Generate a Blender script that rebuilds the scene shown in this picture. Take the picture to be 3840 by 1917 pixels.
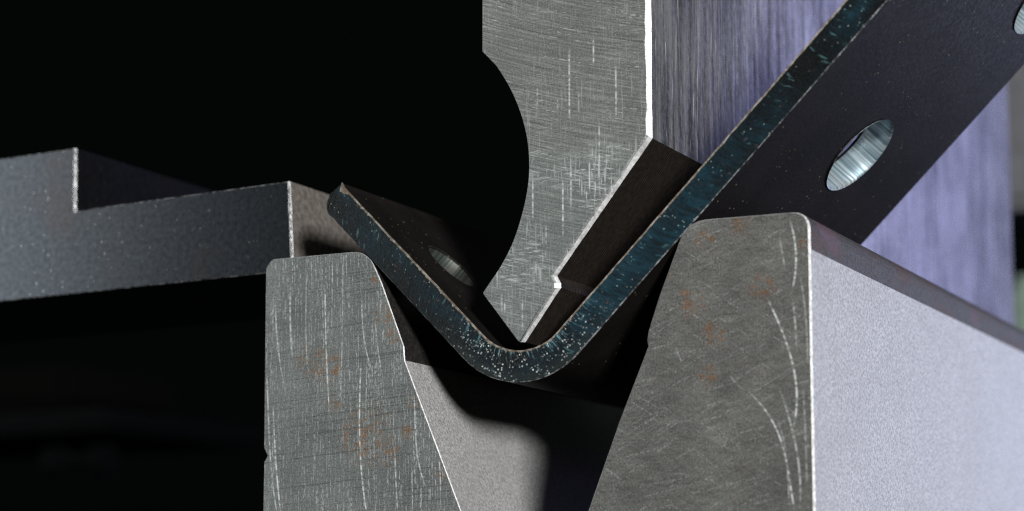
import bpy, bmesh, math, random
import numpy as np
from mathutils import Vector, Matrix
# One Blender unit is one centimetre.  x runs across the bend, y goes into the machine along the bend, z is up.
random.seed(7)
for o in list(bpy.data.objects): bpy.data.objects.remove(o)
S = bpy.context.scene; COL = S.collection
S.unit_settings.system = 'METRIC'; S.unit_settings.scale_length = 0.01
R = math.radians

# ------------------------------------------------------------------ camera
cd = bpy.data.cameras.new('camera'); cam = bpy.data.objects.new('camera', cd); COL.objects.link(cam)
cam.matrix_world = Matrix(((0.89503473, 0.05820981, 0.44218147, 14.42415528),
                           (0.44599645, -0.11681663, -0.88737875, -29.36896093),
                           (0.0, 0.99144616, -0.13051631, -4.29459019),
                           (0, 0, 0, 1)))
cd.sensor_width = 36; cd.lens = 73.92; cd.shift_y = 0.0837
cd.clip_start = 0.5; cd.clip_end = 1000
cd.dof.use_dof = True; cd.dof.focus_distance = 33.6; cd.dof.aperture_fstop = 0.18; cd.dof.aperture_blades = 0
S.camera = cam
# ------------------------------------------------------------------ world: an unlit workshop
W = bpy.data.worlds.new('World'); S.world = W; W.use_nodes = True
W.node_tree.nodes['Background'].inputs['Color'].default_value = (0.010, 0.013, 0.013, 1)
W.node_tree.nodes['Background'].inputs['Strength'].default_value = 0.12
# ------------------------------------------------------------------ lamps
def lamp(name, loc, target, size, energy, color, size_y=None, shape='DISK'):
    l = bpy.data.lights.new(name, 'AREA'); l.energy = energy; l.color = color
    l.shape = shape if size_y is None else 'RECTANGLE'; l.size = size
    if size_y: l.size_y = size_y
    o = bpy.data.objects.new(name, l); COL.objects.link(o); o.location = loc
    o.rotation_euler = (Vector(target) - Vector(loc)).to_track_quat('-Z', 'Y').to_euler()
    return o
lamp('key_lamp', (94, -90, 26.2), (0, 0, 0), 24.0, 180000, (1.0, 0.985, 0.97))
lamp('front_softbox', (-52, -34, 12), (-1, 0, 1), 24, 7000, (0.93, 1.0, 0.98), 34)
lamp('violet_panel', (22, 33, 0), (4.7, 14, -2), 16, 4300, (0.62, 0.69, 1.0), 16)
lamp('violet_window', (23.5, 86, 23), (2.2, 6, 3.5), 12, 1300, (0.44, 0.45, 1.0), 40)
S.view_settings.view_transform = 'Standard'; S.view_settings.look = 'None'
S.view_settings.exposure = 0; S.view_settings.gamma = 1
S.render.engine = 'CYCLES'
S.cycles.use_denoising = True; S.cycles.denoising_prefilter = 'NONE'; S.cycles.use_adaptive_sampling = False; S.cycles.filter_width = 1.2
S.cycles.sample_clamp_indirect = 4.0

# ------------------------------------------------------------------ node helpers
class M:
    def __init__(s, name):
        s.m = bpy.data.materials.new(name); s.m.use_nodes = True; s.t = s.m.node_tree
        s.b = s.t.nodes['Principled BSDF']
        s._obj = None
    def nd(s, typ, ins=None, out=0, **props):
        n = s.t.nodes.new(typ)
        for k, v in props.items(): setattr(n, k, v)
        for k, v in (ins or {}).items(): s.set(n.inputs[k], v)
        return n.outputs[out]
    def set(s, sock, v):
        if isinstance(v, bpy.types.NodeSocket): s.t.links.new(v, sock)
        else: sock.default_value = v
    def P(s, **kw):
        for k, v in kw.items(): s.set(s.b.inputs[k.replace('_', ' ')], v)
        return s
    def obj(s):
        if s._obj is None: s._obj = s.nd('ShaderNodeTexCoord', out=3)
        return s._obj
    def uv(s): return s.nd('ShaderNodeTexCoord', out=2)
    def xyz(s, v=None):
        n = s.t.nodes.new('ShaderNodeSeparateXYZ'); s.set(n.inputs[0], v or s.obj()); return n.outputs
    def vec(s, x, y, z): return s.nd('ShaderNodeCombineXYZ', {0: x, 1: y, 2: z})
    def mt(s, op, a, b=0.0, c=None, clamp=False):
        d = {0: a, 1: b}
        if c is not None: d[2] = c
        return s.nd('ShaderNodeMath', d, operation=op, use_clamp=clamp)
    def add(s, a, b): return s.mt('ADD', a, b)
    def sub(s, a, b): return s.mt('SUBTRACT', a, b)
    def mul(s, a, b): return s.mt('MULTIPLY', a, b)
    def mx(s, *a):
        r = a[0]
        for q in a[1:]: r = s.mt('MAXIMUM', r, q)
        return r
    def mad(s, a, b, c): return s.mt('MULTIPLY_ADD', a, b, c)
    def rng(s, f, a, b, lo=0.0, hi=1.0, smooth=True):
        return s.nd('ShaderNodeMapRange', {0: f, 1: a, 2: b, 3: lo, 4: hi},
                    interpolation_type='SMOOTHSTEP' if smooth else 'LINEAR', clamp=True)
    def noise(s, v=None, sc=1.0, det=2.0, ro=0.5, dist=0.0):
        return s.nd('ShaderNodeTexNoise', {'Vector': v or s.obj(), 'Scale': sc, 'Detail': det, 'Roughness': ro, 'Distortion': dist})
    def scaled(s, sx, sy, sz, v=None, off=(0, 0, 0), rot=(0, 0, 0)):
        return s.nd('ShaderNodeMapping', {0: v or s.obj(), 1: off, 2: rot, 3: (sx, sy, sz)})
    def voro(s, v=None, sc=1.0, feature='F1', out=0):
        return s.nd('ShaderNodeTexVoronoi', {'Vector': v or s.obj(), 'Scale': sc}, out=out, feature=feature)
    def mix(s, f, a, b, mode='MIX'):
        n = s.t.nodes.new('ShaderNodeMix'); n.data_type = 'RGBA'; n.blend_type = mode
        s.set(n.inputs[0], f)
        for i, v in ((6, a), (7, b)):
            if not isinstance(v, bpy.types.NodeSocket) and len(v) == 3: v = (*v, 1)
            s.set(n.inputs[i], v)
        return n.outputs[2]
    def grey(s, f): return s.nd('ShaderNodeCombineColor', {0: f, 1: f, 2: f})
    def bump(s, h, strength=0.3, dist=0.01, normal=None):
        d = {'Strength': strength, 'Distance': dist, 'Height': h}
        if normal: d['Normal'] = normal
        return s.nd('ShaderNodeBump', d)
    def scratch(s, pts, w, strength=1.0, dash=0.6, seed=0.0, plane=('x', 'z')):
        """a curved hairline: x as a polynomial of z through the given points, broken up by noise"""
        x, y, z = s.xyz()[:3]
        zs = np.array([p[1] for p in pts]); xs = np.array([p[0] for p in pts])
        deg = min(len(pts) - 1, 3); c = np.polyfit(zs, xs, deg)
        f = float(c[0])
        for k in c[1:]: f = s.mad(z, f, float(k)) if isinstance(f, bpy.types.NodeSocket) else s.mad(z, float(f), float(k))
        d = s.mt('ABSOLUTE', s.sub(x, f))
        m = s.rng(d, w * 0.3, w, 1, 0)
        lo, hi = float(zs.min()), float(zs.max()); e = min(0.25, (hi - lo) * 0.25)
        m = s.mul(m, s.mul(s.rng(z, lo, lo + e), s.rng(z, hi - e, hi, 1, 0)))
        n = s.noise(s.vec(0.0, seed, z), 14, 2)
        return s.mul(s.mul(m, s.rng(n, 0.38, 0.58, 1 - dash, 1)), strength)
    def spot(s, x0, z0, r, wob):
        x, y, z = s.xyz()[:3]
        d = s.mt('SQRT', s.add(s.mt('POWER', s.mt('ABSOLUTE', s.sub(x, x0)), 2.0), s.mt('POWER', s.mt('ABSOLUTE', s.sub(z, z0)), 2.0)))
        return s.rng(d, r * 0.35, r * 1.15, 1, 0)

# ------------------------------------------------------------------ materials
L_SCR = [([(-2.961, 0.984), (-2.935, 0.434), (-2.846, -0.044), (-2.697, -0.415)], .016, .8),
 ([(-2.958, -0.111), (-2.981, -1.015), (-2.953, -1.736), (-2.799, -2.75)], .020, 1.0),
 ([(-4.634, 1.025), (-4.577, 0.275), (-4.504, -0.174), (-4.388, -0.66)], .016, .8),
 ([(-3.663, 1.218), (-3.626, 0.073), (-3.549, -0.991)], .016, .9),
 ([(-4.646, -0.759), (-4.562, -1.866), (-4.442, -2.75)], .020, 1.0),
 ([(-1.976, -0.666), (-1.93, -1.452), (-1.825, -2.022), (-1.703, -2.307)], .017, .9),
 ([(-1.526, -1.679), (-1.484, -2.032), (-1.483, -2.418)], .016, .8),
 ([(-4.332, 1.266), (-4.329, 0.521), (-4.276, -0.075)], .024, .8),
 ([(-2.707, 0.602), (-2.661, 0.163), (-2.551, -0.458)], .014, .7),
 ([(-2.316, -1.58), (-2.291, -2.114), (-2.246, -2.7)], .018, .8),
 ([(-2.009, -1.804), (-1.994, -2.123), (-1.983, -2.7)], .014, .7),
 ([(-4.787, -0.196), (-4.727, -1.125), (-4.622, -2.157), (-4.507, -2.7)], .016, .8),
 ([(-4.02, 1.45), (-4.03, 0.7), (-3.98, -0.3)], .016, .6),
 ([(-3.33, 1.55), (-3.32, 0.4), (-3.36, -0.9)], .014, .6)]
R_SCR = [([(4.388, 1.621), (4.482, 1.175), (4.405, 0.455)], .024, 1.0),
 ([(4.009, 0.464), (4.317, -0.263), (4.455, -0.881), (4.435, -1.38), (4.379, -1.592)], .024, 1.0),
 ([(4.423, 0.417), (4.468, -0.163), (4.474, -0.452)], .022, .7),
 ([(3.663, -0.914), (4.09, -1.437), (4.286, -2.015), (4.41, -2.78)], .024, .95),
 ([(4.175, -0.867), (4.317, -1.304), (4.448, -1.879), (4.469, -2.78)], .024, .7),
 ([(4.542, 0.771), (4.631, -0.029), (4.634, -0.675)], .022, .5),
 ([(3.418, -0.684), (3.493, -0.797), (3.663, -0.95)], .020, .5),
 ([(4.559, -0.886), (4.588, -1.742), (4.593, -2.449)], .024, .45),
 ([(2.548, -0.215), (2.606, -0.347), (2.663, -0.498)], .018, .7),
 ([(4.232, 1.341), (4.277, 1.082), (4.324, 0.787)], .020, .5),
 ([(4.147, -1.368), (4.218, -1.585), (4.288, -1.873)], .020, .5),
 ([(4.253, -1.729), (4.295, -2.087), (4.31, -2.746)], .020, .5)]
P_SCR = [(.80, 3.409, 4.692, .9), (1.22, 4.289, 4.778, .9), (1.6, 3.324, 4.367, .8), (1.311, 2.153, 3.454, .8), (.24, 3.721, 4.1, .6),
 (.156, 1.884, 2.685, .9), (.595, 3.582, 3.883, .5), (.96, 3.542, 3.942, .5), (1.608, 3.596, 3.968, .6), (.681, 1.573, 2.674, 1.0),
 (.821, 2.006, 2.87, .9), (.175, .721, 1.315, .6), (1.142, 2.333, 2.838, .8), (1.309, 2.555, 2.821, .8), (.286, .921, 1.188, .6),
 (.388, 1.477, 1.894, .6), (1.108, 2.04, 2.188, .6), (-.34, .428, .667, .8), (-.028, .112, .735, .7), (-.39, .461, .82, .7)]
RUST_L = [(-2.372, .255, .16), (-2.54, .555, .2), (-4.0, -.05, .22), (-3.62, -.2, .3), (-2.853, -1.35, .45), (-2.438, -1.647, .2), (-2.113, -1.356, .14), (-1.975, -.88, .1), (-1.425, -2.034, .14), (-2.67, 1.22, .12), (-3.45, -.8, .16)]
RUST_R = [(3.954, .595, .2), (2.85, .377, .2), (3.09, -.685, .16), (2.48, .848, .07), (3.643, 1.555, .16), (3.058, 1.4, .16), (4.625, 1.2, .1), (3.195, -.069, .2), (2.72, .55, .1)]

def lines(m, ang, freq, stretch, off=0.0, det=2, ro=.6):
    """noise drawn out along a direction in the x-z plane"""
    x, y, z = m.xyz()[:3]; c, q = math.cos(R(ang)), math.sin(R(ang))
    u = m.add(m.mul(x, c * stretch), m.mul(z, q * stretch)); w = m.add(m.mul(x, -q * freq), m.mul(z, c * freq))
    return m.noise(m.vec(u, off, w), 1, det, ro)
def front_steel(name, base, speck, scr, rust, vertical=1.0, dark_lines=.55, smudge=0.0, metallic=0.55, rough=0.5, rust_amt=0.75, cross=0.0):
    m = M(name); x, y, z = m.xyz()[:3]
    grain = m.noise(sc=38, det=3, ro=0.75)
    cloud = m.noise(sc=1.1, det=4, ro=0.55)
    zone = m.noise(m.scaled(1.3, 1, .5, off=(7, 0, 2)), 1, 3, .6)
    broken = m.rng(m.noise(m.scaled(26, 1, 11), 1, 3, .7), .44, .58)
    v1 = m.rng(lines(m, 91, 56, 1.6), .54, .66)
    v2 = m.rng(lines(m, 89.3, 34, .5, 3.0), .57, .66)
    v3 = m.rng(lines(m, 92.5, 44, .9, 8.0), .59, .67)
    vert = m.mul(m.mul(m.mx(v1, v2, v3), broken), m.mul(m.rng(zone, .3, .65, .45, 1.0), vertical))
    d1 = m.rng(lines(m, 4.5, 26, .22, 1.0), .585, .63)
    d2 = m.rng(lines(m, 3.2, 44, 1.2, 5.0), .56, .68)
    hd = m.mul(m.mx(d1, m.mul(d2, .55)), dark_lines)
    f = m.rng(grain, .28, .72, .30, 1.75, False)
    f = m.mul(f, m.rng(cloud, .3, .7, .80, 1.18, False))
    if smudge:
        st = m.add(m.mul(lines(m, -7, 15, 2.2, 2.0, 4, .65), .4), m.add(m.mul(lines(m, 24, 14, 2.0, 4.0, 4, .65), .35), m.mul(lines(m, -38, 16, 2.5, 6.0, 3, .65), .25)))
        f = m.mul(f, m.rng(st, .40, .60, 1 - smudge, 1 + smudge, False))
    f = m.mul(f, m.rng(hd, 0, 1, 1, .42, False))
    col = m.mix(1.0, base, m.grey(f), 'MULTIPLY')
    tint = m.noise(sc=26, det=2, ro=.6)
    col = m.mix(m.rng(tint, .5, .7, 0, .5), col, m.mix(1.0, col, (.66, 1.12, 1.02), 'MULTIPLY'))
    col = m.mix(m.rng(tint, .5, .32, 0, .3), col, m.mix(1.0, col, (1.1, .95, 1.08), 'MULTIPLY'))
    if rust:
        sp = m.mx(*[m.spot(a, b, r * 1.25, 0) for a, b, r in rust])
        rn = m.add(m.mul(m.noise(m.scaled(6, 1, 9), 1, 5, .75), .7), m.mul(grain, .3))
        rm = m.mul(sp, m.rng(rn, .49, .58))
        col = m.mix(m.mul(rm, rust_amt), col, m.mix(m.rng(grain, .4, .6), (.24, .085, .02), (.46, .21, .06)))
    curves = m.mx(*[m.scratch(p, w, s, seed=i * 3.1, dash=.8) for i, (p, w, s) in enumerate(scr)])
    dots = m.rng(m.voro(sc=13), .11, .05)
    dots = m.mul(dots, m.rng(m.noise(sc=3.3), .50, .60))
    bright = m.mx(m.mul(vert, .7), curves, m.mul(dots, speck))
    if cross:
        xs = m.mx(m.rng(lines(m, 28, 34, 1.1, 11.0), .60, .68), m.rng(lines(m, -33, 32, 1.0, 13.0), .61, .69), m.rng(lines(m, 12, 30, .8, 15.0), .61, .69))
        bright = m.mx(bright, m.mul(m.mul(xs, broken), cross))
    col = m.mix(bright, col, (.80, .84, .83))
    ht = m.add(m.mul(grain, .5), m.add(m.mul(bright, .5), m.mul(hd, -.8)))
    m.P(Base_Color=col, Metallic=m.rng(bright, 0, 1, metallic, .05, False), Roughness=m.rng(bright, 0, 1, rough, rough * .6), Normal=m.bump(ht, .35, .012))
    return m.m

MAT = {}
MAT['die_left'] = front_steel('ground_die_steel_scored', (.25, .262, .258), .9, L_SCR, RUST_L)
MAT['die_right'] = front_steel('ground_die_steel_smudged', (.235, .23, .218), .9, R_SCR, RUST_R, vertical=.15, dark_lines=.2, smudge=.24, rust_amt=.8, cross=.4)

def punch_front():
    m = M('milled_punch_steel'); x, y, z = m.xyz()[:3]
    dx = m.sub(x, 6.0); dz = m.sub(z, 22.0)
    rad = m.mt('SQRT', m.add(m.mul(dx, dx), m.mul(dz, dz)))
    ang = m.mt('ARCTAN2', dx, dz)
    a1 = m.noise(m.vec(m.mul(rad, 22), m.mul(ang, 7), 0.0), 1, 3, .65)
    a2 = m.noise(m.vec(m.mul(rad, 38), m.mul(ang, 14), 4.0), 1, 2, .6)
    line = m.rng(a1, .57, .66); fine = m.rng(a2, .40, .66, .80, 1.22)
    grain = m.noise(sc=36, det=3, ro=.75)
    cloud = m.noise(sc=.9, det=3)
    low = m.rng(z, 3.9, 2.2)  # lower face: sheen put into the colour, with denser cross-hatching
    patch = m.rng(m.noise(m.scaled(1.0, 1, .7, off=(2, 0, 0)), 1, 3, .55), .34, .58)
    brk_v = m.rng(m.noise(m.scaled(26, 1, 3.2), 1, 2, .6), .44, .62)
    brk_d = m.rng(m.noise(m.scaled(2.6, 1, 24, rot=(0, R(-17), 0)), 1, 2, .6), .44, .62)
    v = m.mx(m.rng(lines(m, 90, 52, 1.2, 1.0), .48, .63), m.rng(lines(m, 90.6, 34, .9, 6.0), .56, .68))
    dg = m.mx(m.rng(lines(m, -17, 50, 1.2, 2.0), .47, .62), m.rng(lines(m, -20, 33, 1.0, 9.0), .55, .67))
    cross = m.mul(m.mx(m.mul(v, brk_v), m.mul(dg, brk_d)), m.mul(m.mul(patch, m.rng(z, .6, 1.4, .35, 1)), m.rng(low, 0, 1, .3, .95)))
    scr = m.mx(*[m.scratch([(px, a), (px, b)], .022, s, dash=.75, seed=i * 2.3) for i, (px, a, b, s) in enumerate(P_SCR)])
    dots = m.mul(m.rng(m.voro(sc=11), .09, .04), m.rng(m.noise(sc=2.7), .5, .6))
    f = m.mul(fine, m.mul(m.rng(grain, .28, .72, .5, 1.5, False), m.rng(cloud, .3, .7, .88, 1.12, False)))
    f = m.mul(f, m.rng(m.mul(line, m.rng(low, 0, 1, 1, .5)), 0, 1, 1, .66, False))
    col = m.mix(1.0, (.365, .38, .365), m.grey(f), 'MULTIPLY')
    col = m.mix(m.rng(low, 0, 1, 0, .45), col, m.mix(1.0, col, (1.0, 1.06, 1.10), 'MULTIPLY'))
    glint = m.mul(m.rng(m.noise(m.vec(m.mul(rad, 30), m.mul(ang, 16), 14.0), 1, 2, .6), .60, .68), m.rng(m.noise(m.scaled(9, 1, 16), 1, 2), .46, .58))
    bright = m.mx(cross, scr, m.mul(dots, .8), m.mul(glint, .6))
    col = m.mix(bright, col, (.8, .84, .84))
    ht = m.add(m.mul(a1, .5), m.add(m.mul(a2, .5), m.mul(grain, .2)))
    m.P(Base_Color=col, Metallic=m.rng(bright, 0, 1, .6, .05, False), Roughness=m.rng(bright, 0, 1, .46, .35), Normal=m.bump(ht, .30, .012))
    return m.m
MAT['punch_front'] = punch_front()

def worn_edge():
    m = M('worn_bright_edge')
    n = m.noise(sc=9, det=4, ro=.7)
    m.P(Base_Color=m.mix(m.rng(n, .36, .60), (.58, .59, .60), (.95, .96, .97)), Metallic=.35, Roughness=.42,
        Normal=m.bump(m.noise(sc=24, det=3, ro=.7), .5, .012))
    return m.m
MAT['edge'] = worn_edge()
def dull_edge():
    m = M('dull_broken_edge'); n = m.noise(sc=7, det=5, ro=.75)
    m.P(Base_Color=m.mix(m.rng(n, .42, .62), (.05, .055, .06), (.55, .57, .58)), Metallic=.4, Roughness=.45, Normal=m.bump(m.noise(sc=24, det=3, ro=.7), .5, .012))
    return m.m
MAT['dull_edge'] = dull_edge()

def brushed_side():
    m = M('brushed_punch_side'); x, y, z = m.xyz()[:3]
    y2 = m.add(y, m.mul(z, .05))
    s1 = m.noise(m.vec(0.0, m.mul(y, 4.5), m.mul(z, .25)), 1, 5, .75)
    s2 = m.noise(m.vec(3.0, m.mul(y2, 24), m.mul(z, .5)), 1, 3, .65)
    s3 = m.noise(m.vec(9.0, m.mul(m.add(y, m.mul(z, -.04)), 13), m.mul(z, .35)), 1, 3, .65)
    g = m.noise(m.scaled(1, 10, 8), 1, 4, .75)
    big = m.noise(m.scaled(1, .55, .5), 1, 3, .55)
    f = m.add(m.mul(s1, .42), m.add(m.mul(s2, .18), m.add(m.mul(g, .2), m.mul(big, .2))))
    br = m.rng(m.noise(m.scaled(1, 8, 3), 1, 3, .7), .44, .6)
    sc = m.mx(m.mul(m.rng(s2, .60, .68), br), m.mul(m.rng(s3, .62, .68), m.rng(m.noise(m.scaled(1, 3, 1.5), 1, 2), .42, .56)))
    col = m.mix(m.rng(f, .38, .62), (.065, .063, .058), (.80, .81, .81))
    col = m.mix(m.mul(sc, .8), col, (.85, .87, .88))
    m.P(Base_Color=col, Metallic=m.rng(sc, 0, 1, .68, .2, False), Roughness=m.rng(f, .35, .65, .22, .12), Normal=m.bump(m.add(m.noise(m.vec(0.0, m.mul(y, 4.5), m.mul(z, .25)), 1, 2, .5), m.mul(m.noise(m.scaled(1, 2.2, 1.6), 1, 2), 1.2)), .14, .03))
    return m.m
MAT['punch_side'] = brushed_side()

def ribbed_dark():
    m = M('dark_machined_flank'); x, y, z = m.xyz()[:3]
    c = m.add(y, m.mul(z, .16))
    w = m.nd('ShaderNodeTexWave', {'Vector': m.vec(c, 0.0, 0.0), 'Scale': 5.2, 'Distortion': .6, 'Detail': 2}, out=1)
    g = m.noise(sc=12, det=4, ro=.65)
    col = m.mix(m.rng(g, .35, .7), (.075, .062, .052), (.19, .155, .13))  # brown of the reflected strip put into the flank colour
    col = m.mix(m.rng(w, .3, .8, .7, 0), col, (.02, .017, .015))
    col = m.mix(m.mul(m.rng(m.voro(sc=9), .07, .03), m.rng(g, .5, .6)), col, (.4, .38, .33))
    m.P(Base_Color=col, Metallic=.7, Roughness=.48, Normal=m.bump(m.add(m.mul(w, .5), m.mul(g, .5)), .5, .012))
    return m.m
MAT['flank'] = ribbed_dark()

def blasted():
    m = M('bead_blasted_steel')
    g = m.noise(sc=20, det=3, ro=.65); g2 = m.noise(sc=44, det=2, ro=.6); c = m.noise(sc=.8, det=3)
    f = m.add(m.mul(g, .6), m.mul(g2, .4))
    col = m.mix(m.rng(f, .34, .66), (.38, .38, .38), (.92, .92, .92))
    col = m.mix(m.rng(c, .35, .7, 0, .2), col, (.5, .5, .5))
    m.P(Base_Color=col, Metallic=.25, Roughness=.52, Normal=m.bump(f, 1.0, .045))
    return m.m
MAT['blasted'] = blasted()

def ground_band():
    m = M('hardened_ground_band'); x, y, z = m.xyz()[:3]
    g = m.noise(sc=26, det=3, ro=.7); c = m.noise(m.scaled(1, .9, 2.6), 1, 4, .6); c2 = m.noise(m.scaled(1, .5, 1.2, off=(0, 4, 2)), 1, 4, .6)
    col = m.mix(m.rng(g, .3, .7), (.035, .032, .031), (.13, .125, .122))
    col = m.mix(m.rng(c, .48, .60, 0, .55), col, (.11, .06, .042))
    col = m.mix(m.rng(c2, .56, .66, 0, .5), col, (.19, .10, .14))
    m.P(Base_Color=col, Metallic=.2, Roughness=.6, Specular_IOR_Level=.3, Normal=m.bump(g, .5, .03))
    return m.m
MAT['band'] = ground_band()

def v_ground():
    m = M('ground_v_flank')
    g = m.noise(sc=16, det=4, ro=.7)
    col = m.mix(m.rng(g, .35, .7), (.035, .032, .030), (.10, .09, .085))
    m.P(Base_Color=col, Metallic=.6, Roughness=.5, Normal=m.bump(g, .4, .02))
    return m.m
MAT['v_ground'] = v_ground()

def mill_scale():
    m = M('mill_scale_sheet')
    g = m.noise(sc=14, det=4, ro=.65); c = m.noise(sc=1.0, det=3)
    col = m.mix(m.rng(c, .3, .7), (.010, .0085, .0080), (.016, .0135, .013))
    col = m.mix(m.rng(g, .55, .75, 0, .35), col, (.032, .029, .031))
    cell = m.voro(sc=7.5); pick = m.voro(sc=7.5, out=1)
    r, gg, b = m.nd('ShaderNodeSeparateColor', {0: pick}), None, None
    sp = m.mul(m.rng(cell, .13, .05), m.rng(r, .80, .86))
    sp2 = m.mul(m.rng(m.voro(m.scaled(1, 2.2, 1), sc=5), .10, .04), m.rng(m.noise(sc=1.7), .5, .6))
    sp = m.mx(sp, sp2)
    col = m.mix(m.mul(sp, .8), col, m.mix(m.rng(r, .8, 1), (.42, .38, .14), (.55, .42, .33)))
    m.P(Base_Color=col, Metallic=.0, Roughness=m.rng(g, .3, .7, .45, .62), Specular_IOR_Level=.07, Normal=m.bump(g, .35, .015))
    return m.m
MAT['scale'] = mill_scale()

def cut_edge():
    """laser cut edge: teal oxide with striations across the thickness; u runs along the sheet in cm, v across it 0..1 (1 = inner side)"""
    m = M('teal_oxide_cut_edge'); u, v = m.xyz(m.uv())[:2]
    uu = m.add(u, m.mul(m.mt('POWER', m.mt('ABSOLUTE', m.sub(v, 1.0)), 1.6), -.16))
    st = m.noise(m.vec(m.mul(uu, 15), m.mul(v, 1.6), 0.0), 1, 4, .7)
    st2 = m.noise(m.vec(m.mul(uu, 4), m.mul(v, .7), 3.0), 1, 3, .6)
    big = m.noise(m.vec(m.mul(u, .65), m.mul(v, .8), 7.0), 1, 2, .5)
    g = m.noise(m.vec(m.mul(u, 22), m.mul(v, 11), 0.0), 1, 4, .7)
    topz = m.rng(v, .15, .85)
    # broad patina, measured along the developed length (0 = middle of the bend)
    leg = m.mx(m.rng(u, -.2, 2.2), 0.0)
    far = m.rng(u, 6.2, 3.2)
    body = m.add(m.mul(m.mul(leg, far), .62), m.add(.18, m.mul(m.sub(big, .5), 2.0)))
    t = m.mul(m.rng(body, 0, 1), m.rng(st, .32, .66, .15, 1.6, False))
    t = m.mul(t, m.rng(st2, .3, .7, .4, 1.5, False))
    col = m.mix(t, (.003, .005, .007), (.009, .047, .072))
    # bare grey-green band at the bend where the scale has crazed
    bend = m.mul(m.rng(u, -1.9, -.7), m.rng(u, 2.1, .9))
    streak = m.mul(m.mul(bend, m.rng(v, .42, .95)), m.rng(st, .52, .66))
    col = m.mix(m.mul(bend, m.rng(v, .5, .1, 0, .55)), col, (.03, .042, .042))
    col = m.mix(m.mul(streak, .85), col, (.22, .46, .52))
    p = m.vec(u, m.mul(v, .5), 0.0)
    hair = m.mul(m.mul(m.rng(m.noise(m.vec(m.mul(uu, 11), m.mul(v, 2.0), 21.0), 1, 2, .5), .62, .68), m.rng(m.noise(p, 4, 2), .46, .6)), m.rng(v, .0, .5, .4, 1))
    col = m.mix(m.mul(hair, .6), col, (.13, .30, .33))
    vor = m.voro(p, sc=23); pc = m.nd('ShaderNodeSeparateColor', {0: m.voro(p, sc=23, out=1)})
    pr = m.nd('ShaderNodeSeparateColor', {0: m.voro(p, sc=23, out=1)}, out=1)
    spark = m.mul(m.rng(pr, .1, .9, .3, 1.0, False), m.mul(m.rng(vor, .46, .22), m.mul(m.rng(pc, .46, .52), m.mul(bend, m.rng(m.noise(p, 4, 2), .42, .58)))))
    vor2 = m.voro(p, sc=21); pc2 = m.nd('ShaderNodeSeparateColor', {0: m.voro(p, sc=21, out=1)})
    fleck = m.mul(m.rng(vor2, .34, .2), m.mul(m.rng(pc2, .82, .88), m.rng(m.noise(p, 1.6, 2), .45, .6)))
    col = m.mix(m.mul(fleck, .8), col, (.34, .42, .40))
    rus = m.mul(m.rng(m.noise(p, 7, 3, .6), .66, .72), .6)
    col = m.mix(rus, col, (.16, .085, .06))
    col = m.mix(spark, col, (.92, .96, .94))
    m.P(Base_Color=col, Metallic=m.rng(spark, 0, 1, .25, .1), Roughness=m.rng(g, .3, .7, .26, .50), Normal=m.bump(m.add(st, m.mul(g, .8)), .7, .02))
    return m.m
MAT['cut'] = cut_edge()

def burr():
    m = M('bare_burr'); n = m.noise(sc=8, det=4, ro=.7)
    m.P(Base_Color=m.mix(m.rng(n, .4, .62), (.20, .155, .11), (.52, .48, .42)), Metallic=.3, Roughness=.5, Normal=m.bump(m.noise(sc=30, det=3), .5, .01))
    return m.m
MAT['burr'] = burr()
def bore(name='cut_hole_wall', lo=(.14, .23, .28), hi=(.56, .68, .74)):
    m = M(name); u, v = m.xyz(m.uv())[:2]
    st = m.noise(m.vec(m.mul(u, 15), m.mul(v, .6), 0.0), 1, 2, .5)
    big = m.noise(m.vec(m.mul(u, 1.2), m.mul(v, .6), 5.0), 1, 2)
    col = m.mix(m.rng(st, .30, .66), lo, hi)
    col = m.mix(m.rng(big, .5, .65, 0, .5), col, (.40, .34, .33))
    m.P(Base_Color=col, Metallic=.35, Roughness=.45, Normal=m.bump(st, .6, .03))
    return m.m
MAT['bore'] = bore(); MAT['bore_dark'] = bore('dim_lit_hole_wall', (.02, .03, .03), (.11, .13, .11))  # darker copy for the left hole: its dim light put into the colour

def gauge_steel(name, a, b, sc=1.0):
    m = M(name)
    g = m.noise(sc=11 * sc, det=4, ro=.6); c = m.noise(sc=.55, det=3)
    col = m.mix(m.rng(g, .3, .7), a, b)
    col = m.mix(m.rng(c, .52, .68, 0, .35), col, (.085, .065, .06))
    dots = m.mul(m.rng(m.voro(sc=6.5), .085, .04), m.rng(m.noise(sc=1.3, det=1), .40, .52))
    dots = m.mx(dots, m.mul(m.rng(m.voro(m.scaled(9, 9, 5), sc=1), .16, .06), m.rng(m.noise(sc=.9, det=1), .46, .58)))
    col = m.mix(m.mul(dots, .65), col, (.40, .43, .41))
    ln = m.nd('ShaderNodeTexWave', {'Vector': m.scaled(1, 1, .06), 'Scale': 3.6, 'Distortion': .4, 'Detail': 2}, out=1)
    m.P(Base_Color=col, Metallic=.9, Roughness=.24, Normal=m.bump(m.add(m.mul(g, .3), m.mul(ln, .03)), .05, .02))
    return m.m
MAT['gauge'] = gauge_steel('gauge_front_steel', (.050, .054, .064), (.085, .092, .108))
def gauge_end():
    m = M('gauge_contact_face'); g = m.noise(sc=9, det=4, ro=.65)
    m.P(Base_Color=m.mix(m.rng(g, .3, .7), (.17, .15, .13), (.36, .33, .30)), Metallic=.3, Roughness=.5, Normal=m.bump(g, .3, .02))
    return m.m
MAT['gauge_end'] = gauge_end()
def plain(name, col, rough=.6, metal=0.0, spec=.5):
    m = M(name); g = m.noise(sc=1.6, det=4, ro=.6)
    m.P(Base_Color=m.mix(m.rng(g, .3, .7), tuple(c * .8 for c in col), tuple(c * 1.15 for c in col)), Roughness=rough, Metallic=metal, Specular_IOR_Level=spec, Normal=m.bump(g, .2, .05))
    return m.m
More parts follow.
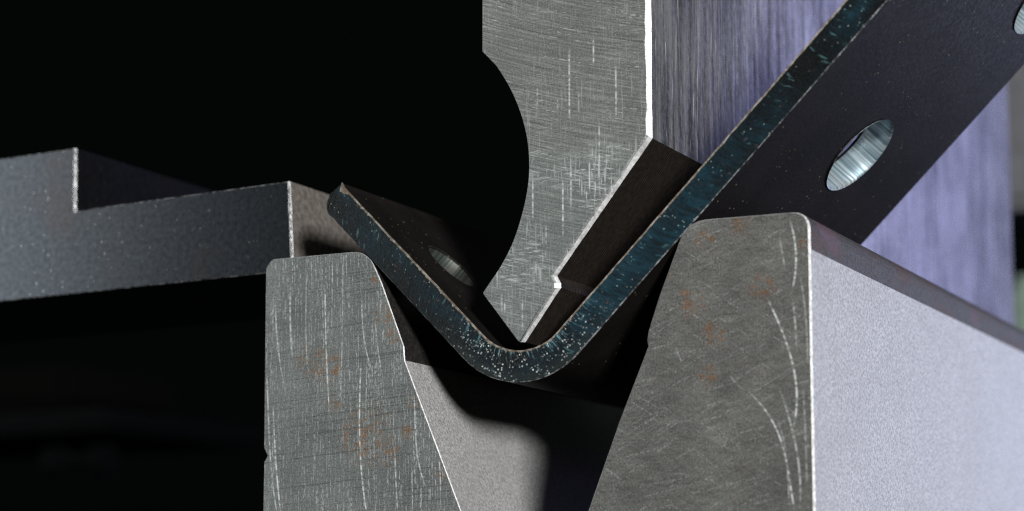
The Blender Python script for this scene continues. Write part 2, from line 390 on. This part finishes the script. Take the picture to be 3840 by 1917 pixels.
MAT['dark_paint'] = plain('dark_machine_paint', (.004, .0036, .0034), .7, 0, .08); MAT['dark_steel'] = plain('dark_oiled_steel', (.0045, .0055, .006), .7, 0, .12)
MAT['column'] = plain('lilac_grey_machine_paint', (.26, .265, .29)); MAT['green'] = plain('pale_green_machine_paint', (.34, .46, .38))

# ------------------------------------------------------------------ mesh helpers
def link(name, me, mats, parent=None):
    o = bpy.data.objects.new(name, me); COL.objects.link(o)
    for k in mats: me.materials.append(MAT[k])
    if parent is not None:
        o.parent = parent; o.location = -parent.location      # local coordinates stay those of the machine
    return o
def thing(name, loc, label, cat, group=None):
    o = bpy.data.objects.new(name, None); COL.objects.link(o); o.location = loc; o.empty_display_size = .5
    o['label'] = label; o['category'] = cat
    if group: o['group'] = group
    return o
def inset(pts, w):
    """move every edge i (pts[i] -> pts[i+1]) of an anticlockwise outline inwards by w[i]"""
    n = len(pts); out = []
    for i in range(n):
        p0, p1, p2 = Vector(pts[i - 1]), Vector(pts[i]), Vector(pts[(i + 1) % n])
        d1 = (p1 - p0).normalized(); d2 = (p2 - p1).normalized()
        n1 = Vector((-d1.y, d1.x)); n2 = Vector((-d2.y, d2.x)); a, b = w[i - 1], w[i]
        det = n1.x * n2.y - n1.y * n2.x
        if abs(det) < .02: q = p1 + (n1 * a + n2 * b) * .5
        else:
            q = p1 + Vector(((a * n2.y - b * n1.y) / det, (b * n1.x - a * n2.x) / det))
        if (q - p1).length > 3 * max(a, b, 1e-6): q = p1 + (q - p1).normalized() * 3 * max(a, b)
        out.append((q.x, q.y))
    return out
def signed_area(p): return .5 * sum(p[i - 1][0] * p[i][1] - p[i][0] * p[i - 1][1] for i in range(len(p)))
def prism(name, pts, y0, y1, chamfer, side_mat, mats, parent, front=0, cham_mat=None, skip_sides=(), depth_k=1.0, skip_cham=False):
    """outline in (x, z), anticlockwise as seen from the front; edge i joins point i to i+1"""
    n = len(pts); assert signed_area(pts) > 0, name
    ins = inset(pts, chamfer)
    bm = bmesh.new()
    f = [bm.verts.new((x, y0, z)) for x, z in ins]
    c = [bm.verts.new((x, y0 + depth_k * max(chamfer[i - 1], chamfer[i]), z)) for i, (x, z) in enumerate(pts)]
    b = [bm.verts.new((x, y1, z)) for x, z in pts]
    fs = []
    ff = bm.faces.new(f); ff.material_index = front; fs.append(ff)
    for i in range(n):
        j = (i + 1) % n
        if i in skip_sides: continue
        if max(chamfer[i - 1], chamfer[i], chamfer[j]) > 0 and not skip_cham:
            try:
                q = bm.faces.new((f[j], f[i], c[i], c[j])); q.material_index = cham_mat if cham_mat is not None else side_mat[i]
            except ValueError: pass
        q = bm.faces.new((c[j], c[i], b[i], b[j])); q.material_index = side_mat[i]
    bb = bm.faces.new(list(reversed(b))); bb.material_index = side_mat[0]
    bmesh.ops.remove_doubles(bm, verts=bm.verts, dist=1e-6)
    bmesh.ops.triangulate(bm, faces=[g for g in bm.faces if len(g.verts) > 4])
    me = bpy.data.meshes.new(name); bm.to_mesh(me); bm.free()
    return link(name, me, mats, parent)
def densify(pts, attr, step, which):
    """split the marked edges of an outline so that their chamfers can be uneven"""
    P, A = [], []
    for i in range(len(pts)):
        a, b = Vector(pts[i]), Vector(pts[(i + 1) % len(pts)])
        k = max(1, int((b - a).length / step)) if which(i) else 1
        for t in range(k):
            if t and min(t / k, 1 - t / k) * (b - a).length < .16: continue      # keep clear of the corners
            P.append(tuple(a.lerp(b, t / k))); A.append(attr[i])
    return P, A

# ================================================================== THE PUNCH
punch = thing('press_brake_punch', (.7, 0, 5.5), 'goose neck steel punch with a scored face, its pointed tip pressing into the strip', 'punch')
PL = [(-.752, 9.5), (-.75, 4.778), (-.493, 4.504), (-.325, 4.243), (-.187, 3.985), (-.068, 3.70), (.018, 3.416), (.066, 3.16), (.087, 2.903), (.083, 2.654), (.056, 2.437), (.005, 2.2), (-.093, 1.874), (-.225, 1.555), (-.413, 1.24), (-.589, 1.013), (-.727, .838)]
TIP_L = [(-.727, .838), (-.715, .798), (-.112, .028), (-.07, .0), (.0, .0)]
def smooth_arc(pts, k=4):
    out = []
    for i in range(len(pts) - 1):
        p0 = Vector(pts[max(i - 1, 0)]); p1 = Vector(pts[i]); p2 = Vector(pts[i + 1]); p3 = Vector(pts[min(i + 2, len(pts) - 1)])
        for t in range(k):
            s = t / k
            out.append(tuple(.5 * ((2 * p1) + (p2 - p0) * s + (2 * p0 - 5 * p1 + 4 * p2 - p3) * s * s + (3 * p1 - p0 - 3 * p2 + p3) * s ** 3)))
    return out + [tuple(pts[-1])]
arc = [PL[0], PL[1]] + smooth_arc(PL[2:])
PEND = 24.0
# body: down the goose neck, across to the step on the right, up the bevel and the side
body_pts = arc + [(.618, .901), (.554, 1.019), (2.184, 3.054), (2.184, 9.5)]
nb = len(body_pts)
i_cut = len(arc) - 1                       # edge joining the neck to the step: the tip carries on below it
cw = [0.008] * nb
for i in range(i_cut + 1, nb - 1): cw[i] = .055
cw[nb - 2] = .048
cw[i_cut] = 0; cw[nb - 1] = 0
sm = [1] * nb
sm[i_cut + 1] = 2; sm[i_cut + 2] = 2
def with_chamfer_object(name, pts, cw, sm, mats, parent, skip, cham_edges, jit):
    """solid without its bevel faces + the bevel as its own part"""
    tag = list(range(len(pts)))
    P, T = densify(pts, tag, .07, lambda i: i in cham_edges)
    rnd = random.Random(3)
    C = []
    last = 0
    for k, t in enumerate(T):
        w = cw[t]
        if t in cham_edges:
            last = .6 * last + .4 * rnd.uniform(-1, 1)
            w *= 1 + jit * last
        C.append(w)
    SMt = [sm[t] for t in T]
    n = len(P); ins = inset(P, [w * (1.5 if T[i] in cham_edges else 1) for i, w in enumerate(C)]); mid = inset(P, C)
    bm = bmesh.new(); bc = bmesh.new(); F, CC, B = [], [], []
    for i, (x, z) in enumerate(P):
        dep = max(C[i - 1], C[i])
        F.append((ins[i][0], 0, ins[i][1])); CC.append((x, dep * 1.0, z)); B.append((x, PEND, z))
    f = [bm.verts.new(q) for q in F]; c = [bm.verts.new(q) for q in CC]; b = [bm.verts.new(q) for q in B]
    bm.faces.new(f).material_index = 0
    for i in range(n):
        j = (i + 1) % n
        if T[i] in skip: continue
        if T[i] in cham_edges:
            Mi, Mj = [(mid[k][0], .30 * C[i], mid[k][1]) for k in (i, j)]
            bc.faces.new([bc.verts.new(q) for q in (F[j], F[i], Mi, Mj)]).material_index = 1
            bc.faces.new([bc.verts.new(q) for q in (Mj, Mi, CC[i], CC[j])])
        else:
            bm.faces.new((f[j], f[i], c[i], c[j])).material_index = 0
        bm.faces.new((c[j], c[i], b[i], b[j])).material_index = SMt[i]
    bb = bm.faces.new(list(reversed(b))); bb.material_index = 1
    bmesh.ops.remove_doubles(bm, verts=bm.verts, dist=1e-6); bmesh.ops.remove_doubles(bc, verts=bc.verts, dist=1e-5)
    bmesh.ops.triangulate(bm, faces=[g for g in bm.faces if len(g.verts) > 4])
    me = bpy.data.meshes.new(name); bm.to_mesh(me); bm.free()
    o = link(name, me, mats, parent)
    me = bpy.data.meshes.new('edge_chamfer'); bc.to_mesh(me); bc.free()
    link('edge_chamfer', me, ['edge', 'punch_front'], parent)
    return o
with_chamfer_object('body', body_pts, cw, sm, ['punch_front', 'punch_side', 'flank'], punch, {i_cut}, {i_cut + 1, i_cut + 2, i_cut + 3}, .35)
tip_pts = TIP_L + [(.618, .825), (.618, .901)]
nt = len(tip_pts)
tcw = [.008] * nt; tcw[4] = .050; tcw[5] = .055; tcw[nt - 1] = 0
with_chamfer_object('tip', tip_pts, tcw, [1, 2, 2, 2, 2, 2, 2], ['punch_front', 'punch_side', 'flank'], punch, {nt - 1}, {4, 5}, .3)

# ================================================================== THE DIE
die = thing('v_die', (0, 10, -8), 'steel V die with two flat topped shoulders carrying the bent strip', 'die')
DEND = 30.0
DLp = [(-4.808, -7.5), (-1.108 + 2.061, -7.5), (-1.108, -2.623), (-2.143, -.174), (-2.164, .062), (-2.586, 1.125), (-2.70, 1.36), (-2.755, 1.46), (-2.80, 1.522), (-2.863, 1.580), (-2.92, 1.620), (-2.99, 1.652), (-3.08, 1.672), (-3.179, 1.678), (-4.691, 1.675), (-4.76, 1.62), (-4.827, 1.53),
       (-4.826, .6), (-4.820, -.2), (-4.816, -1.0), (-4.812, -1.49), (-4.743, -1.619), (-4.758, -1.66), (-4.805, -1.73), (-4.81, -2.54)]
DLp[1] = (-1.108 + (7.5 - 2.623) * 1.035 / 2.449, -7.5)
n = len(DLp); ch = [.006] * n
for i in (1, 2, 3, 4, 5, 6): ch[i] = .013
sm = [3] * n; sm[1] = 1; sm[2] = 1
prism('shoulder', DLp, 0, DEND, ch, sm, ['die_left', 'blasted', 'edge', 'v_ground'], die, cham_mat=2)['label'] = 'pale shoulder scored with upright scratches'
DRp = [(4.709, -7.5), (4.710, -2.754), (4.712, 1.110), (4.712, 1.395), (4.704, 1.48), (4.686, 1.541), (4.65, 1.60), (4.597, 1.645), (4.53, 1.672), (4.444, 1.683), (3.063, 1.692), (2.95, 1.676), (2.863, 1.645), (2.79, 1.605), (2.736, 1.553), (2.69, 1.49), (2.643, 1.410), (2.297, .563), (2.112, .032), (2.093, -.094), (2.11, -.189), (1.601, -1.371), (1.129, -2.58)]
DRp.append((1.129 - (7.5 - 2.58) * .39, -7.5))
n = len(DRp); ch = [.008] * n
for i, w_ in enumerate((.030, .030, .030, .030, .028, .025, .021, .016, .011, .008)): ch[i] = w_
for i in range(16, 23): ch[i] = .012
sm = [3] * n; sm[0] = 1; sm[1] = 1  # lower right V flank darkened in colour so less light bounces into the gap
for i in range(2, 9): sm[i] = 4
prism('shoulder', DRp, 0, DEND, ch, sm, ['die_right', 'blasted', 'edge', 'v_ground', 'band'], die, cham_mat=2)['label'] = 'shoulder with long curved scratches and a pale blasted outer face'
prism('base', [(-4.79, -10), (4.69, -10), (4.69, -7.503), (-4.79, -7.503)], .01, DEND, [.02] * 4, [0] * 4, ['blasted'], die)

# ================================================================== THE BENT STRIP
TR, TL = R(44.6), R(180 - 45.3)
dr = Vector((math.cos(TR), math.sin(TR))); dl = Vector((math.cos(TL), math.sin(TL)))
nr = Vector((-dr.y, dr.x)); nl = Vector((dl.y, -dl.x))
pr, pl = Vector((1.673, 1.195)), Vector((-2.056, 1.497)); RI, TH, DEP = .93, .5, 6.5
A = Matrix(((nr.x, nr.y), (nl.x, nl.y)))
cen = A.inverted() @ Vector((nr.dot(pr) + RI, nl.dot(pl) + RI))
LR = 9.4; endL = Vector((-3.364, 2.854))
a_r = cen - nr * RI; a_l = cen - nl * RI
LL = (endL - a_l).dot(dl)
st = []                                             # stations: centre line parameter, inner point, outer point
ang0 = math.atan2(-nl.y, -nl.x); ang1 = math.atan2(-nr.y, -nr.x); arc_len = (ang1 - ang0) * (RI + TH / 2)
LO = (Vector((-3.519, 2.279)) - (a_l - nl * TH)).dot(dl)      # the outer face stops sooner, at the rounded corner
for i in range(40): t = LL * (1 - i / 40); t2 = LO * (1 - i / 40); st.append((-arc_len / 2 - t, a_l + dl * t, a_l + dl * t2 - nl * TH))
for i in range(49):
    a = ang0 + (ang1 - ang0) * i / 48; d = Vector((math.cos(a), math.sin(a)))
    st.append((arc_len * (i / 48 - .5), cen + d * RI, cen + d * (RI + TH)))
for i in range(1, 91): t = LR * i / 90; st.append((arc_len / 2 + t, a_r + dr * t, a_r + dr * t - nr * TH))
rnd = random.Random(11); wi = wo = 0
ST = []
for k, (u, pi, po) in enumerate(st):
    wi = .7 * wi + rnd.uniform(-1, 1) * .0028; wo = .7 * wo + rnd.uniform(-1, 1) * .0035
    nrm = (pi - po).normalized(); ST.append((u, pi + nrm * wi, po + nrm * wo, pi, po))
# the sheared left end, its outer corner knocked round
cap = [Vector(q) for q in ((-3.594, 2.684), (-3.642, 2.573), (-3.652, 2.47), (-3.629, 2.378), (-3.580, 2.318))]
ST[0] = (ST[0][0], endL, Vector((-3.519, 2.279)), endL, Vector((-3.519, 2.279)))
bm = bmesh.new(); uvl = bm.loops.layers.uv.new('uv')
CH = .014
def V(p, y): return bm.verts.new((p.x, y, p.y))
rows = []
for u, pi, po, si, so in ST:
    nrm = (si - so).normalized()
    rows.append(dict(u=u, fi=V(pi - nrm * CH, 0), fo=V(po + nrm * CH, 0), ci=V(si, CH), co=V(so, CH), bi=V(si, DEP), bo=V(so, DEP)))
def face(vs, mat, uvs=None):
    f = bm.faces.new(vs); f.material_index = mat
    if uvs:
        for lp, q in zip(f.loops, uvs): lp[uvl].uv = q
    return f
for a, b in zip(rows, rows[1:]):
    face((a['fo'], b['fo'], b['fi'], a['fi']), 1, [(a['u'], .04), (b['u'], .04), (b['u'], .96), (a['u'], .96)])
    face((a['fi'], b['fi'], b['ci'], a['ci']), 2); face((a['co'], b['co'], b['fo'], a['fo']), 2)
    face((a['ci'], b['ci'], b['bi'], a['bi']), 0); face((a['bo'], b['bo'], b['co'], a['co']), 0)
    face((b['bo'], a['bo'], a['bi'], b['bi']), 0)
e = rows[-1]; face((e['fo'], e['co'], e['bo'], e['bi'], e['ci'], e['fi']), 0)
e = rows[0]
cf = [V(q, 0) for q in cap]; cb = [V(q, DEP) for q in cap]
ring = [e['fi']] + cf + [e['fo']]
u0 = e['u']
puv = lambda q: (-arc_len / 2 - (q - a_l).dot(dl), max(.02, min(.98, 1 + (q - a_l).dot(nl) / TH)))
uvs = [(u0, .96)] + [puv(q) for q in cap] + [(u0, .04)]
for i in range(1, len(ring) - 1): face((ring[0], ring[i], ring[i + 1]), 1, (uvs[0], uvs[i], uvs[i + 1]))
face((e['ci'], e['fi'], cf[0], cb[0], e['bi']), 2)
for i in range(4): face((cf[i], cf[i + 1], cb[i + 1], cb[i]), 0)
face((cf[4], e['fo'], e['co'], e['bo'], cb[4]), 0)
face(tuple([e['bo']] + [e['bi']] + cb), 0)
bmesh.ops.recalc_face_normals(bm, faces=bm.faces)
bmesh.ops.triangulate(bm, faces=[g for g in bm.faces if len(g.verts) > 4])
strip = thing('bent_metal_strip', (0, 3.2, -.6), 'thick dark steel strip with holes, bent into a V under the punch tip', 'metal strip')
me = bpy.data.meshes.new('plate'); bm.to_mesh(me); bm.free()
plate = link('plate', me, ['scale', 'cut', 'dull_edge'], strip)
# holes: (centre on the inner or outer face, radius, leg direction, normal)
ctr = lambda p, y: Vector((p.x, y, p.y))
h1 = Vector((3.514, 2.275)) + dr * 1.35; h2 = Vector((3.514, 2.275)) + dr * 5.22; h3 = Vector((-2.16, 1.603))
HOLES = [(ctr(h1 + nr * TH / 2, 3.39), .715, dr, nr), (ctr(h2 + nr * TH / 2, 5.03), .70, dr, nr), (ctr(h3 - nl * TH / 2, 1.63), .50, dl, nl)]
bmc = bmesh.new()
for c, r, d, nn in HOLES:
    D, N = Vector((d.x, 0, d.y)), Vector((nn.x, 0, nn.y)); Y = N.cross(D)
    mat = Matrix((D, Y, N)).transposed().to_4x4(); mat.translation = c
    bmesh.ops.create_cone(bmc, cap_ends=True, segments=72, radius1=r, radius2=r, depth=1.4, matrix=mat)
mec = bpy.data.meshes.new('cutter'); bmc.to_mesh(mec); bmc.free()
cut = bpy.data.objects.new('cutter', mec); COL.objects.link(cut); cut.location = (0, 0, 0)
mec.materials.append(MAT['bore'])
md = plate.modifiers.new('holes', 'BOOLEAN'); md.operation = 'DIFFERENCE'; md.object = cut; md.solver = 'EXACT'
bpy.context.view_layer.update()
dg = bpy.context.evaluated_depsgraph_get()
new = bpy.data.meshes.new_from_object(plate.evaluated_get(dg)); plate.modifiers.clear(); plate.data = new; new.name = 'plate'
bpy.data.objects.remove(cut)
for c, r, d, nn in HOLES:
    D, N = Vector((d.x, 0, d.y)), Vector((nn.x, 0, nn.y)); Y = N.cross(D)
    b2 = bmesh.new(); ul = b2.loops.layers.uv.new('uv'); K = 96
    prof = [(r + .030, TH / 2 + .004), (r - .004, TH / 2 - .028), (r - .006, 0), (r - .004, -TH / 2 + .028), (r + .030, -TH / 2 - .004)]
    rings = []
    rr = random.Random(5)
    jit = [rr.uniform(-1, 1) for _ in range(K)]
    for pr_, ph in prof:
        rings.append([b2.verts.new(c + (D * math.cos(2 * math.pi * k / K) + Y * math.sin(2 * math.pi * k / K)) * (pr_ - .004 * abs(jit[k])) + N * ph) for k in range(K)])
    for q in range(4):
        for k in range(K):
            k2 = (k + 1) % K
            f = b2.faces.new((rings[q][k], rings[q][k2], rings[q + 1][k2], rings[q + 1][k]))
            for lp, (a, b_) in zip(f.loops, ((k, q), (k + 1, q), (k + 1, q + 1), (k, q + 1))): lp[ul].uv = (a / K * 2 * math.pi * r, b_ / 4 * TH)
    bmesh.ops.recalc_face_normals(b2, faces=b2.faces)
    for f in b2.faces: f.smooth = True
    me = bpy.data.meshes.new('hole_wall'); b2.to_mesh(me); b2.free()
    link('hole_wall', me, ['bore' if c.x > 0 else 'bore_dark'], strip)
# ragged burr along the inner edge
b2 = bmesh.new(); rr = random.Random(9); prev = None; j = 0
fine = []
for a, b in zip(ST, ST[1:]):
    for t in (0, .33, .66): fine.append((a[1].lerp(b[1], t), (a[1] - a[2]).normalized(), a[0] + (b[0] - a[0]) * t))
for p, nn, u in fine:
    j = .55 * j + .45 * rr.uniform(-1, 1)
    w = .022 + .010 * j + (.018 if u < -arc_len / 2 and rr.random() < .07 else 0)
    if u < -arc_len / 2 - LL + .25: w += .12 * (1 - (u + arc_len / 2 + LL) / .25)
    q = [b2.verts.new((p.x + nn.x * h, y, p.y + nn.y * h)) for h, y in ((-w, -.003), (.004, -.008), (.011, .010), (.003, .040))]
    if prev:
        for s in range(3): b2.faces.new((prev[s], q[s], q[s + 1], prev[s + 1]))
    prev = q
bmesh.ops.recalc_face_normals(b2, faces=b2.faces)
me = bpy.data.meshes.new('burr'); b2.to_mesh(me); b2.free(); link('burr', me, ['burr'], strip)

# ================================================================== BACK GAUGE FINGER on the left
gauge = thing('back_gauge_finger', (-8, 1, 1.6), 'stepped dark steel back gauge finger reaching in behind the left shoulder of the die', 'gauge finger')
G = [(-24, 1.33), (-4.935, 1.655), (-5.03, 3.232), (-9.30, 3.122), (-9.66, 3.094), (-9.69, 4.291), (-24, 4.05)]
ch = [.016, .02, .02, .02, .02, .022, .01]
o = prism('body', G, 1.0, 5.5, ch, [0, 1, 0, 0, 0, 0, 0], ['gauge', 'gauge_end', 'dull_edge'], gauge, cham_mat=2)
def edge_strip(p, q, w, y, parent):
    b2 = bmesh.new(); rr = random.Random(2); prev = None; K = 24; j = 0
    P, Q = Vector(p), Vector(q); d = (Q - P).normalized(); s = Vector((d.y, -d.x))
    for k in range(K + 1):
        j = .5 * j + .5 * rr.uniform(-1, 1); c = P.lerp(Q, k / K); ww = w * (1 + .3 * j)
        cur = [b2.verts.new((c.x - s.x * ww, y - .002, c.y - s.y * ww)), b2.verts.new((c.x + .003 * s.x, y + ww, c.y + .003 * s.y)), b2.verts.new((c.x - s.x * ww, y + ww, c.y - s.y * ww))]
        if prev:
            for a in range(3): b2.faces.new((prev[a], prev[(a + 1) % 3], cur[(a + 1) % 3], cur[a]))
        prev = cur
    bmesh.ops.recalc_face_normals(b2, faces=b2.faces)
    me = bpy.data.meshes.new('edge_chamfer'); b2.to_mesh(me); b2.free(); return link('edge_chamfer', me, ['edge'], parent)
edge_strip((-4.935, 1.66), (-5.03, 3.228), .032, 1.0, gauge)
edge_strip((-9.66, 3.10), (-9.69, 4.287), .04, 1.0, gauge)

# ================================================================== dim machinery behind
def box(bm, x0, x1, y0, y1, z0, z1, bev=.2):
    r = bmesh.ops.create_cube(bm, size=1, matrix=Matrix.Translation(((x0 + x1) / 2, (y0 + y1) / 2, (z0 + z1) / 2)) @ Matrix.Diagonal((x1 - x0, y1 - y0, z1 - z0, 1)))
    es = {e for v in r['verts'] for e in v.link_edges}
    bmesh.ops.bevel(bm, geom=list(es), offset=bev, segments=2, affect='EDGES')
def box_obj(name, dims, mat, parent, bev=.2):
    b2 = bmesh.new(); box(b2, *dims, bev); me = bpy.data.meshes.new(name); b2.to_mesh(me); b2.free(); return link(name, me, [mat], parent)
rear = thing('gauge_carriage', (-45, 42, 2), 'blurred dark carriage block on a ledge, barely visible in the shadow behind the die', 'machine part')
box_obj('block', (-52, -41.0, 40, 48, 4.4, 6.2), 'dark_paint', rear, .4)
box_obj('ledge', (-52, -37.5, 38.5, 50, 3.2, 4.1), 'dark_steel', rear, .25)
pin = thing('locking_pin', (-39.7, 40, 2.1), 'small blurred round ended pin under the dark ledge', 'pin')
b2 = bmesh.new()
for x0, x1, r in ((-40.8, -38.6, .35), (-41.2, -40.4, .62), (-38.9, -38.1, .62)):
    bmesh.ops.create_cone(b2, cap_ends=True, segments=24, radius1=r, radius2=r, depth=x1 - x0, matrix=Matrix.Translation(((x0 + x1) / 2, 39.5, 2.1)) @ Matrix.Rotation(R(90), 4, 'Y'))
me = bpy.data.meshes.new('shaft'); b2.to_mesh(me); b2.free(); link('shaft', me, ['dark_steel'], pin)
colm = thing('machine_upright', (-5, 75, 10), 'blurred pale lilac grey machine upright past the far end of the punch', 'machine part')
box_obj('post', (-9.6, -2, 72, 80, 15.6, 60), 'column', colm, .5)
tank = thing('green_housing', (-5, 75, 5), 'blurred pale green housing low behind the far end of the punch', 'machine part')
box_obj('cover', (-9.2, -2, 70, 80, -10, 12.0), 'green', tank, .8)
